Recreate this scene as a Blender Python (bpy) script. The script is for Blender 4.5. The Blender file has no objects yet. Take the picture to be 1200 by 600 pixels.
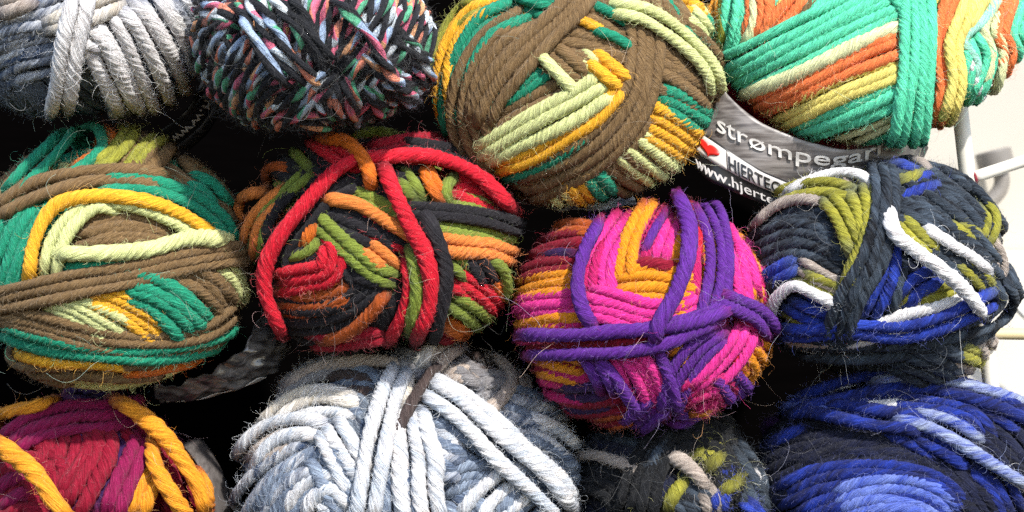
import bpy, math, random
import numpy as np

rng = np.random.default_rng(11)
random.seed(11)
scene = bpy.context.scene
COL = scene.collection

# ---------------------------------------------------------------- camera / world units
D0 = 0.60                      # camera to the plane of the middle row (m)
PX = 0.0003                    # metres per photograph pixel in that plane
CAM = np.array([0.0, -D0, 0.0])

def rays(px):
    px = np.asarray(px, float)
    k = PX / D0
    return np.stack([(px[:, 0]-600)*k, np.ones(len(px)), (300-px[:, 1])*k], 1)

def at(x, y, Y=0.0):
    return CAM + rays([(x, y)])[0]*(D0+Y)

def unit(v):
    return v/np.maximum(np.linalg.norm(v, axis=-1, keepdims=True), 1e-12)

def lin(h):
    h = h.lstrip('#')
    o = []
    for i in (0, 2, 4):
        c = int(h[i:i+2], 16)/255
        o.append(c/12.92 if c <= .04045 else ((c+.055)/1.055)**2.4)
    return o

# ---------------------------------------------------------------- materials
PAL = {  # name: (hex a, hex b or None, words, kind)
 'brown': ('#836945', None, 'brown'), 'teal': ('#1f9a76', None, 'teal green'),
 'lime': ('#e2eaa0', None, 'pale lime'), 'yellow': ('#fdbb2c', None, 'golden yellow'),
 'orange': ('#e2731c', None, 'orange'), 'olive': ('#a0a23c', None, 'olive green'),
 'mint': ('#66ebba', None, 'bright mint'), 'vermil': ('#ff8648', None, 'vermilion orange'),
 'lemon': ('#ffee80', None, 'lemon yellow'), 'palelime': ('#eef2b8', None, 'pale lime'),
 'mint_highlight': ('#a8ecd4', None, 'mint highlight'),
 'red': ('#d8182f', None, 'red'), 'charcoal': ('#211f24', None, 'charcoal'),
 'peach': ('#ee8a3e', None, 'peach orange'), 'moss': ('#84963a', None, 'moss green'),
 'rust': ('#b8561c', None, 'rust orange'), 'dkred': ('#a8122c', None, 'dark red'),
 'purple': ('#612793', None, 'purple'), 'pink': ('#f2359c', None, 'hot pink'),
 'magenta': ('#c81a6c', None, 'magenta'), 'gold': ('#f39a14', None, 'gold'),
 'crimson': ('#8c0428', None, 'crimson'), 'violet': ('#361650', None, 'dark violet'),
 'amber': ('#ec9a22', None, 'amber orange'),
 'slate': ('#4d5b6a', '#0c1019', 'slate grey'), 'white': ('#f5f4f3', None, 'white'),
 'beige': ('#b9aca0', None, 'beige grey'), 'royal': ('#2e4cc4', '#1f2f86', 'royal blue'),
 'berry': ('#8a0c4a', None, 'deep magenta'),
 'ultra': ('#1c38a4', '#10184e', 'royal blue'),
 'navy': ('#131a3c', '#0b0e20', 'navy blue'), 'chart': ('#b2ae3a', '#8c8c34', 'yellow green'),
 'dk': ('#15171c', '#0c0d11', 'charcoal black'), 'grey': ('#8b8a8c', None, 'mid grey'),
 'snow': ('#f7f5f2', '#c2cdd9', 'white'), 'ice': ('#e4e8ec', '#425778', 'white and blue-grey'),
 'heather': ('#3f506c', '#98a8bc', 'blue-grey'), 'steel': ('#4a5260', '#7d8996', 'steel grey'),
 'cream': ('#dcd2bc', '#efece6', 'cream white'), 'taupe': ('#5c4c48', '#423836', 'dark taupe'),
 'bluewhite': ('#2c48b4', '#b9c6d8', 'blue fading to white'), 'peri': ('#3c55be', '#7388d2', 'periwinkle blue'),
 'fleck': ('#232429', None, 'black flecked with pink, green, orange and pale blue'),
 'flecksoft': ('#242529', None, 'black'),
}
MATS = {}
class NT:
    def __init__(s, mat):
        mat.use_nodes = True
        s.t = mat.node_tree; s.n = s.t.nodes; s.l = s.t.links
        s.n.clear()
        s.out = s.n.new('ShaderNodeOutputMaterial')
        s.b = s.n.new('ShaderNodeBsdfPrincipled')
        s.l.new(s.b.outputs[0], s.out.inputs[0])
    def node(s, t, **kw):
        n = s.n.new(t)
        for k, v in kw.items(): setattr(n, k, v)
        return n
    def link(s, a, b): s.l.new(a, b)
    def math(s, op, a, b=None, clamp=False):
        n = s.node('ShaderNodeMath', operation=op); n.use_clamp = clamp
        for i, x in enumerate((a, b)):
            if x is None: continue
            if isinstance(x, (int, float)): n.inputs[i].default_value = x
            else: s.link(x, n.inputs[i])
        return n.outputs[0]
    def mix(s, f, a, b, mode='MIX'):
        n = s.node('ShaderNodeMix', data_type='RGBA', blend_type=mode)
        for sock, x in ((n.inputs[0], f), (n.inputs[6], a), (n.inputs[7], b)):
            if isinstance(x, (int, float)): sock.default_value = x
            elif isinstance(x, (list, tuple)): sock.default_value = (*x[:3], 1)
            else: s.link(x, sock)
        return n.outputs[2]
    def ramp(s, f, stops, interp='LINEAR'):
        n = s.node('ShaderNodeValToRGB'); cr = n.color_ramp; cr.interpolation = interp
        while len(cr.elements) < len(stops): cr.elements.new(.5)
        for e, (p, c) in zip(cr.elements, stops):
            e.position = p; e.color = (*c[:3], 1)
        s.link(f, n.inputs[0]); return n.outputs[0]
    def noise(s, vec, scale=1.0, detail=2.0, rough=.5):
        n = s.node('ShaderNodeTexNoise'); n.inputs['Scale'].default_value = scale
        n.inputs['Detail'].default_value = detail; n.inputs['Roughness'].default_value = rough
        s.link(vec, n.inputs['Vector']); return n.outputs['Fac']
    def mapping(s, vec, sc):
        n = s.node('ShaderNodeMapping'); n.inputs['Scale'].default_value = sc
        s.link(vec, n.inputs['Vector']); return n.outputs[0]

def yarn_mat(key):
    if key in MATS: return MATS[key]
    h1, h2, words = PAL[key][:3]
    m = bpy.data.materials.new('yarn_'+words.replace(' ', '_').replace(',', ''))
    t = NT(m)
    uv = t.node('ShaderNodeUVMap').outputs[0]        # u: cm along the strand, v: round it
    fibre = t.noise(t.mapping(uv, (1.3, 26, 1)), 1, 3, .7)
    fine = t.noise(t.mapping(uv, (4, 60, 1)), 1, 2, .6)
    drift = t.noise(t.mapping(uv, (.35, .0, 1)), 1, 1)
    a = lin(h1)
    if key in ('fleck', 'flecksoft'):
        sep = t.node('ShaderNodeSeparateXYZ'); t.link(uv, sep.inputs[0])
        vor = t.node('ShaderNodeTexVoronoi', voronoi_dimensions='1D')
        vor.inputs['Scale'].default_value = 1.15 if key == 'fleck' else .8
        t.link(t.math('ADD', sep.outputs[0], t.math('MULTIPLY', t.math('GREATER_THAN', sep.outputs[1], .75), 37.3)), vor.inputs['W'])
        csep = t.node('ShaderNodeSeparateColor'); t.link(vor.outputs['Color'], csep.inputs[0])
        pale = lin('#c9d8e8')
        col = t.ramp(csep.outputs[0], [(0, lin('#dfe6ea')), (.24, lin('#9fb6d8')), (.42, lin('#f07a3e')), (.55, lin('#ee4c74')), (.68, lin('#2fae6e')), (.82, pale), (.93, lin('#f0a050'))], 'CONSTANT')
        col = t.mix(t.math('MULTIPLY', fibre, .35), col, pale)
        # one ply of the two is coloured
        ply = t.math('GREATER_THAN', t.math('ADD', sep.outputs[1], t.math('MULTIPLY', t.math('SUBTRACT', fine, .5), .10)), .44)
        if key == 'flecksoft': ply = t.math('MULTIPLY', ply, t.math('GREATER_THAN', csep.outputs[1], .72))
        base = t.mix(ply, t.mix(fibre, [x*.6 for x in a], [x*1.5 for x in a]), col)
    else:
        if h2:
            b = lin(h2)
            f = t.noise(t.mapping(uv, (.42, 2.2, 1)), 1, 3, .7)
            f = t.node('ShaderNodeMapRange').outputs[0] if False else t.ramp(f, [(.36, (0, 0, 0)), (.62, (1, 1, 1))])
            c = t.mix(f, a, b)
        else:
            c = a
        at_ = t.node('ShaderNodeAttribute', attribute_name='dye')
        c = t.mix(at_.outputs['Alpha'], c, at_.outputs['Color'])
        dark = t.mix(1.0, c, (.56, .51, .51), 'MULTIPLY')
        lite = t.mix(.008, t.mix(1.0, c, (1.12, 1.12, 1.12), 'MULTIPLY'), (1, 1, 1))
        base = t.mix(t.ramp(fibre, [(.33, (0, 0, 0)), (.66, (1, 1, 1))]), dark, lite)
        base = t.mix(t.ramp(t.math('MULTIPLY', fine, fibre), [(.30, (0, 0, 0)), (.46, (.55, .55, .55))]), base, t.mix(.025, t.mix(1.0, c, (1.7, 1.7, 1.7), 'MULTIPLY'), (1, 1, 1)))  # brighter speckle: gloss of the fibres put into the colour
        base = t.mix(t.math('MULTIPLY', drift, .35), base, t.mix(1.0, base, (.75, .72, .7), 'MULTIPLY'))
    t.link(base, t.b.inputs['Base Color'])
    t.b.inputs['Roughness'].default_value = .62
    t.b.inputs['Specular IOR Level'].default_value = .16
    t.b.inputs['Sheen Weight'].default_value = .03
    t.b.inputs['Sheen Roughness'].default_value = .4
    bmp = t.node('ShaderNodeBump'); bmp.inputs['Strength'].default_value = .8
    bmp.inputs['Distance'].default_value = .0015
    t.link(t.math('ADD', fibre, t.math('MULTIPLY', fine, .5)), bmp.inputs['Height'])
    t.link(bmp.outputs[0], t.b.inputs['Normal'])
    MATS[key] = m
    return m

def fuzz_mat():
    if 'fuzz' in MATS: return MATS['fuzz']
    m = bpy.data.materials.new('loose_fibre'); t = NT(m)
    at_ = t.node('ShaderNodeAttribute', attribute_name='hair_colour')
    t.link(at_.outputs['Color'], t.b.inputs['Base Color'])
    t.b.inputs['Roughness'].default_value = .5
    t.b.inputs['Specular IOR Level'].default_value = .4
    MATS['fuzz'] = m; return m

def simple_mat(name, hexc, rough=.6, noise_amt=.15, scale=40, spec=.4, bump=0.0, stretch=(1, 1, 1), hex2=None, metal=0):
    m = bpy.data.materials.new(name); t = NT(m)
    oc = t.node('ShaderNodeTexCoord').outputs['Object']
    n = t.noise(t.mapping(oc, stretch), scale, 4, .6)
    a = lin(hexc); b = lin(hex2) if hex2 else [x*(1-noise_amt) for x in a]
    t.link(t.mix(t.ramp(n, [(.35, (0, 0, 0)), (.65, (1, 1, 1))]), a, b), t.b.inputs['Base Color'])
    t.b.inputs['Roughness'].default_value = rough
    t.b.inputs['Specular IOR Level'].default_value = spec
    t.b.inputs['Metallic'].default_value = metal
    if bump:
        bm = t.node('ShaderNodeBump'); bm.inputs['Strength'].default_value = bump
        bm.inputs['Distance'].default_value = .001
        t.link(n, bm.inputs['Height']); t.link(bm.outputs[0], t.b.inputs['Normal'])
    return m

# ---------------------------------------------------------------- object helpers
def link(o, parent=None):
    COL.objects.link(o)
    if parent is not None: o.parent = parent
    return o

def mesh_np(name, V, F, mat, parent=None, origin=(0, 0, 0), uv=None, smooth=True):
    V = np.asarray(V, float)-np.asarray(origin, float)
    F = np.asarray(F, np.int32)
    me = bpy.data.meshes.new(name)
    me.vertices.add(len(V)); me.vertices.foreach_set('co', V.astype(np.float32).ravel())
    k = F.shape[1]
    me.loops.add(F.size); me.loops.foreach_set('vertex_index', F.ravel())
    me.polygons.add(len(F)); me.polygons.foreach_set('loop_start', np.arange(0, F.size, k, dtype=np.int32))
    if smooth: me.polygons.foreach_set('use_smooth', np.ones(len(F), bool))
    if uv is not None:
        l = me.uv_layers.new(name='UVMap'); l.data.foreach_set('uv', uv.astype(np.float32).ravel())
    me.update(calc_edges=True); me.validate()
    me.materials.append(mat)
    o = bpy.data.objects.new(name, me)
    return link(o, parent)

def thing(name, label, cat, loc, group=None):
    o = bpy.data.objects.new(name, None); o.location = loc
    o.empty_display_size = .01
    o['label'] = label; o['category'] = cat
    if group: o['group'] = group
    return link(o)

def lobe_profile(nply, sub):
    a, b = (.47, .53) if nply > 4 else (.45, .55)
    j = np.arange(nply*sub)
    phi = ((j % sub)/sub-.5)*2*np.pi/nply
    q = np.maximum(b*b-(a*np.sin(phi))**2, 0)
    r = a*np.cos(phi)+np.sqrt(q)
    return np.maximum(r, .5)

def tube(P, N, R, nply=4, sub=4, pitch=.013, twist=1, closed=False):
    """one plied strand: a lobed section that turns as it runs"""
    m = len(P)
    if closed: T = unit(np.roll(P, -1, 0)-np.roll(P, 1, 0))
    else: T = unit(np.gradient(P, axis=0))
    N = unit(N-(N*T).sum(1, keepdims=True)*T)
    B = np.cross(T, N)
    s = np.concatenate([[0], np.cumsum(np.linalg.norm(np.diff(P, axis=0), axis=1))])
    nv = nply*sub
    r = lobe_profile(nply, sub)
    q = s/pitch
    q = q+.16*np.sin(q*rng.uniform(1.1, 2.3)+rng.random()*6)+.10*np.sin(q*rng.uniform(3, 5)+rng.random()*6)
    th = 2*np.pi*np.arange(nv)[None]/nv+twist*2*np.pi*q[:, None]+rng.random()*6.28
    rr = (R[:, None]*r[None])
    nz = rng.normal(size=(m+4, nv)); nz = (nz[:-4]+nz[1:-3]+nz[2:-2]+nz[3:-1]+nz[4:])/5
    rr = rr*(1+.085*nz)
    V = P[:, None]+rr[..., None]*(np.cos(th)[..., None]*N[:, None]*.87+np.sin(th)[..., None]*B[:, None])
    i = np.arange(m if closed else m-1)[:, None]; j = np.arange(nv)[None]
    i2 = (i+1) % m; j2 = (j+1) % nv
    F = np.stack([i*nv+j, i*nv+j2, i2*nv+j2, i2*nv+j], -1).reshape(-1, 4)
    u0 = rng.random()*200
    u = s/.01+u0
    ue = np.append(u, u[-1]+(u[1]-u[0]))
    U0 = np.broadcast_to(ue[i], (len(i), nv)); U1 = np.broadcast_to(ue[i+1], (len(i), nv))
    V0 = np.broadcast_to(j/nv, U0.shape); V1 = np.broadcast_to((j+1)/nv, U0.shape)
    uv = np.stack([np.stack([U0, V0], -1), np.stack([U0, V1], -1), np.stack([U1, V1], -1), np.stack([U1, V0], -1)], 2).reshape(-1, 2)
    return V.reshape(-1, 3), F, uv, (P, N, B, T, R)

def catmull(pts, per=24):
    p = np.asarray(pts, float)
    if len(p) == 2:
        t = np.linspace(0, 1, per*2)[:, None]; return p[0]*(1-t)+p[1]*t
    q = np.vstack([2*p[0]-p[1], p, 2*p[-1]-p[-2]])
    out = []
    t = np.linspace(0, 1, per, endpoint=False)[:, None]
    for i in range(1, len(q)-2):
        a, b, c, d = q[i-1], q[i], q[i+1], q[i+2]
        out.append(.5*((2*b)+(-a+c)*t+(2*a-5*b+4*c-d)*t*t+(-a+3*b-3*c+d)*t**3))
    out.append(p[-1:]); return np.vstack(out)

def resample(p, step):
    d = np.concatenate([[0], np.cumsum(np.linalg.norm(np.diff(p, axis=0), axis=1))])
    n = max(6, int(d[-1]/step)+1)
    s = np.linspace(0, d[-1], n)
    return np.stack([np.interp(s, d, p[:, k]) for k in range(p.shape[1])], 1), s

def pts(txt, view):
    x0, y0, sc = view
    return [(x0+float(a)*sc, y0+float(b)*sc) for a, b in (q.split(',') for q in txt.split())]

class Ell:
    """an ellipsoid of wool seen at a pixel; rx, rz in pixels, rd (depth) in pixels"""
    def __init__(s, cx, cy, rx, rz, rd, Y=0.0, rot=0.0, tilt=0.0):
        s.C = at(cx, cy, Y); s.sc = PX*(D0+Y)/D0
        s.r = np.array([rx, rd, rz])*s.sc
        c, n = math.cos(rot), math.sin(rot)
        s.M = np.array([[c, 0, n], [0, 1, 0], [-n, 0, c]])     # rows: local axes
        c, n = math.cos(math.radians(tilt)), math.sin(math.radians(tilt))   # tilt > 0: the face turns up
        s.M = s.M@np.array([[1, 0, 0], [0, c, -n], [0, n, c]])
        s.rm = (rx+rz)/2*s.sc
    def loc(s, P): return (P-s.C)@s.M.T/s.r
    def world(s, q): return (q*s.r)@s.M+s.C
    def normal(s, P):
        q = s.loc(P); return unit((q/s.r)@s.M)
    def project(s, px, h):
        """hit of the view ray with the ellipsoid swollen by h metres; beyond the rim it rolls round the back"""
        S = 1+h/s.rm
        d = rays(px); o = np.broadcast_to(CAM, d.shape)
        ol = s.loc(o); dl = (d@s.M.T)/s.r
        a = (dl*dl).sum(1); b = (ol*dl).sum(1); c = (ol*ol).sum(1)-S*S
        disc = b*b-a*c
        t = (-b-np.sqrt(np.maximum(disc, 0)))/a
        q = ol+dl*t[:, None]
        miss = disc < 0
        if miss.any():
            near = np.linalg.norm(q[miss], axis=1)/S[miss]
            al = np.minimum((near-1)*3.0, 1.3)
            q[miss] = (unit(q[miss])*np.cos(al)[:, None]+unit(dl[miss])*np.sin(al)[:, None])*S[miss][:, None]
        return s.world(q)

class Ball:
    def __init__(s, label, ell, view, w, tw=-1, pitch=46, nply=5, sub=3, fuzz=6000, fuzzlen=1.0, hairs=80, dye=None):
        s.dye = dye; s.E = ell; s.view = view; s.w = w; s.tw = tw; s.pitch = pitch
        s.nply, s.sub = nply, sub
        s.fuzzN, s.fl, s.hairsN = fuzz, fuzzlen, hairs
        base = ell.C-np.array([0, 0, ell.r[2]])
        s.o = base
        s.root = thing('yarn_ball', label, 'yarn ball', base, 'yarn balls piled on the rack')
        s.src = []            # (P,N,B,T,R,colour,weight) for loose fibres
    def add(s, name, tubes, key, label, weight=1.0):
        V, F, UV, n, DY = [], [], [], 0, []
        for v, f, uv, fr in tubes:
            m = len(fr[0]); d = np.zeros(m)
            if s.dye and weight >= 1 and s.dye != key:      # the dye runs over into the next colour near each end
                L = np.arange(m)*2.6
                d = np.maximum(np.clip(1-(L-6)/rng.uniform(14, 34), 0, 1), np.clip(1-(L[-1]-L-6)/rng.uniform(14, 34), 0, 1))
                d = d*d*(3-2*d)*.9
            DY.append(np.repeat(d, len(v)//m))
            V.append(v); F.append(f+n); UV.append(uv); n += len(v)
            if weight: s.src.append((*fr, key, weight))
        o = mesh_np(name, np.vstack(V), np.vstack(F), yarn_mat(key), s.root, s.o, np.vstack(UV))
        if True:
            dy = np.concatenate(DY); c = lin(PAL[s.dye or key][0])
            a = o.data.attributes.new('dye', 'FLOAT_COLOR', 'POINT')
            a.data.foreach_set('color', np.column_stack([np.full((len(dy), 3), c), dy]).astype(np.float32).ravel())
        if label: o['label'] = label
        return o
    def band(s, key, n, layer, txt, w=None, spread=(1, 1), dive=(1, 1), E=None, wob=.14, view=None, gap=.86):
        E = E or s.E
        w = w or s.w
        base = catmull(pts(txt, view or s.view))
        for e, k in ((0, 0), (1, -1)):
            if dive[e]:
                tg = unit(base[0]-base[3]) if e == 0 else unit(base[-1]-base[-4])
                ex = base[k]+tg*np.linspace(3, 15, 5)[:, None]
                base = np.vstack([ex[::-1], base]) if e == 0 else np.vstack([base, ex])
        base, _ = resample(base, 2.6)
        m = len(base)
        t = np.linspace(0, 1, m)
        tan = unit(np.gradient(base, axis=0)); nor = np.stack([-tan[:, 1], tan[:, 0]], 1)
        k = max(2, m//20); ker = np.ones(k)/k
        sp = np.interp(t, np.linspace(0, 1, len(spread)), spread)
        L = np.linalg.norm(np.diff(base, axis=0), axis=1).sum()
        tubes = []
        for i in range(n):
            off = (i-(n-1)/2)*w*gap*sp
            off = off+w*wob*(np.sin(t*L/60*rng.uniform(.6, 1.4)+rng.random()*6)+.4*np.sin(t*L/22+rng.random()*6))
            p = base+nor*off[:, None]
            # stagger the ends of neighbouring strands
            a = int(rng.integers(0, 4)); p = p[a:m-int(rng.integers(0, 4))]
            tt = np.linspace(0, 1, len(p))
            Ls = max(L, 1)
            h = layer*w*.72+w*.10*np.sin(tt*L/50+rng.random()*6)+w*rng.normal()*.07
            en = min(.45, 34/Ls)
            dv = w*max(1.1, layer*.72+.8)
            h = h-dive[0]*dv*np.clip(1-tt/en, 0, 1)**1.7-dive[1]*dv*np.clip(1-(1-tt)/en, 0, 1)**1.7
            P = E.project(p, h*E.sc)
            N = E.normal(P)
            d3 = np.linalg.norm(np.diff(P, axis=0), axis=1)
            R = w*.5*E.sc*1.06*rng.uniform(.94, 1.06)*(1+.06*np.sin(tt*L/17+rng.random()*6)+.05*np.sin(tt*L/41+rng.random()*6))
            R = R*np.clip(.6+np.minimum(tt, 1-tt)/en*.9, 0, 1)
            tubes.append(tube(P, N, R, s.nply, s.sub, s.pitch*w/s.w*1.15*E.sc*rng.uniform(.88, 1.12), s.tw))
        words = PAL[key][2]
        return s.add('strand' if n == 1 else 'strand_bundle', tubes, key, words+(' strand' if n == 1 else ' strands'))
    def fill(s, key, n, normal, d0, level=-.6, E=None, w=None):
        """n loops wound side by side right round the ball, under the outer strands"""
        E = E or s.E; w = w or s.w
        nrm = unit(np.array(normal, float)[None])[0]
        e1 = unit(np.cross(nrm, [0.3, .2, 1.0])[None])[0]; e2 = np.cross(nrm, e1)
        tubes = []
        for i in range(n):
            d = d0+(i-(n-1)/2)*w*.92*E.sc/E.rm
            if abs(d) > .93: continue
            c = math.sqrt(1-d*d)
            m = max(40, int(2*math.pi*c*E.rm/E.sc/5.5))
            a = np.linspace(0, 2*np.pi, m, endpoint=False)
            tilt = rng.normal()*.03
            q = d*nrm+c*(np.cos(a)[:, None]*e1+np.sin(a)[:, None]*e2)+tilt*np.sin(a+rng.random()*6)[:, None]*nrm
            S = 1+(level*w*E.sc+w*E.sc*.12*np.sin(a*3+rng.random()*6))/E.rm
            q = unit(q)*np.asarray(S)[:, None]
            q = q[::-1]
            P = E.world(q); P = np.vstack([P, P[:1]])
            tubes.append(tube(P, E.normal(P), np.full(len(P), w*.52*E.sc), s.nply, 2 if s.nply > 2 else 6, s.pitch*E.sc, s.tw))
        if tubes: s.add('winding', tubes, key, PAL[key][2]+' winding', .25)
    def fills(s, keys, groups=9, n=8, E=None, level=-.7):
        E = E or s.E
        for g in range(groups):
            a = g*2.4+rng.random()*.5
            nz = rng.uniform(-.45, .45)
            nrm = (math.cos(a), nz, math.sin(a))
            s.fill(keys[g % len(keys)], n, nrm, rng.uniform(-.55, .55), level-.75*(1-g/groups), E)
    def body(s, keys, dy=.045, k=.97, groups=6):
        """the rest of the skein, running back from the face"""
        e = s.E; c = 600+(e.C[0]/(D0+e.C[1]))*D0/PX, 300-(e.C[2]/(D0+e.C[1]))*D0/PX
        E2 = Ell(c[0], c[1], e.r[0]/e.sc*k, e.r[2]/e.sc*k, 190, e.C[1]+dy)
        s.core(keys[0], E2, .9); s.fills(keys, groups, 8, E2)
    def core(s, key, E=None, S=.84):
        E = E or s.E
        nu, nv = 48, 24
        u = np.linspace(0, 2*np.pi, nu, endpoint=False); v = np.linspace(.02, np.pi-.02, nv)
        U, Vv = np.meshgrid(u, v)
        q = np.stack([np.sin(Vv)*np.cos(U), np.cos(Vv), np.sin(Vv)*np.sin(U)], -1).reshape(-1, 3)*S
        i = np.arange(nv-1)[:, None]; j = np.arange(nu)[None]; j2 = (j+1) % nu
        F = np.stack([i*nu+j, i*nu+j2, (i+1)*nu+j2, (i+1)*nu+j], -1).reshape(-1, 4)
        uv = np.zeros((F.size, 2)); uv[:, 0] = np.tile([0, .5, .5, 0], len(F)); uv[:, 1] = np.repeat(rng.random(len(F)), 4)
        o = mesh_np('core', E.world(q), F, yarn_mat(key), s.root, s.o, uv)
        a = o.data.attributes.new('dye', 'FLOAT_COLOR', 'POINT')
        a.data.foreach_set('color', np.zeros(len(q)*4, np.float32))
    def fuzz(s):
        L = np.array([np.linalg.norm(np.diff(a[0], axis=0), axis=1).sum()*a[6] for a in s.src])
        cnt = rng.multinomial(int(s.fuzzN*5), L/L.sum())
        cntl = rng.multinomial(s.hairsN, L/L.sum())
        pos, dr, nr, col, ln = [], [], [], [], []
        for (P, N, B, T, R, key, wt), c, cl in zip(s.src, cnt, cntl):
            k = c+cl
            if k == 0: continue
            i = rng.integers(0, len(P), k); th = rng.uniform(-1.9, 1.9, k)
            rad = np.cos(th)[:, None]*N[i]+np.sin(th)[:, None]*B[i]
            pos.append(P[i]+rad*R[i][:, None]*.9); nr.append(rad)
            dr.append(unit(rad*rng.uniform(.2, 1, (k, 1))+T[i]*rng.normal(0, .9, (k, 1))+rng.normal(0, .45, (k, 3))))
            l = rng.gamma(2.0, 3.6, k)*s.fl; l[c:] = rng.uniform(35, 95, cl)
            ln.append(l*s.E.sc)
            base = np.array(lin(PAL[key][0]))
            if PAL[key][1]: base = (base+np.array(lin(PAL[key][1])))/2
            f = rng.uniform(.03, .25, (k, 1)); f[c:] = .6
            f = f*np.clip(.3+base.max()*1.6, .3, 1)
            col.append(base*(1-f)+np.array([.8, .78, .74])*f)
        pos, dr, nr, col, ln = map(np.concatenate, (pos, dr, nr, col, ln))
        n = len(pos); K = 7
        pp = np.zeros((n, K, 3)); pp[:, 0] = pos-nr*.0006
        st = (ln/(K-1))[:, None]
        curl = rng.uniform(.15, .75, (n, 1)); ax = unit(rng.normal(size=(n, 3)))
        for k in range(1, K):
            pp[:, k] = pp[:, k-1]+dr*st
            dr = unit(dr+np.cross(ax, dr)*curl+rng.normal(0, .22, (n, 3))-nr*.10)
        cu = bpy.data.hair_curves.new('fuzz')
        cu.add_curves([K]*n)
        cu.position_data.foreach_set('vector', (pp-s.o).astype(np.float32).ravel())
        ra = cu.attributes.get('radius') or cu.attributes.new('radius', 'FLOAT', 'POINT')
        r0 = rng.uniform(.000018, .000034, (n, 1))*np.linspace(1, .6, K)[None]
        ra.data.foreach_set('value', r0.astype(np.float32).ravel())
        ca = cu.attributes.new('hair_colour', 'FLOAT_COLOR', 'CURVE')
        ca.data.foreach_set('color', np.concatenate([col, np.ones((n, 1))], 1).astype(np.float32).ravel())
        cu.materials.append(fuzz_mat())
        o = bpy.data.objects.new('fuzz', cu); link(o, s.root); o['kind'] = 'stuff'

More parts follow.
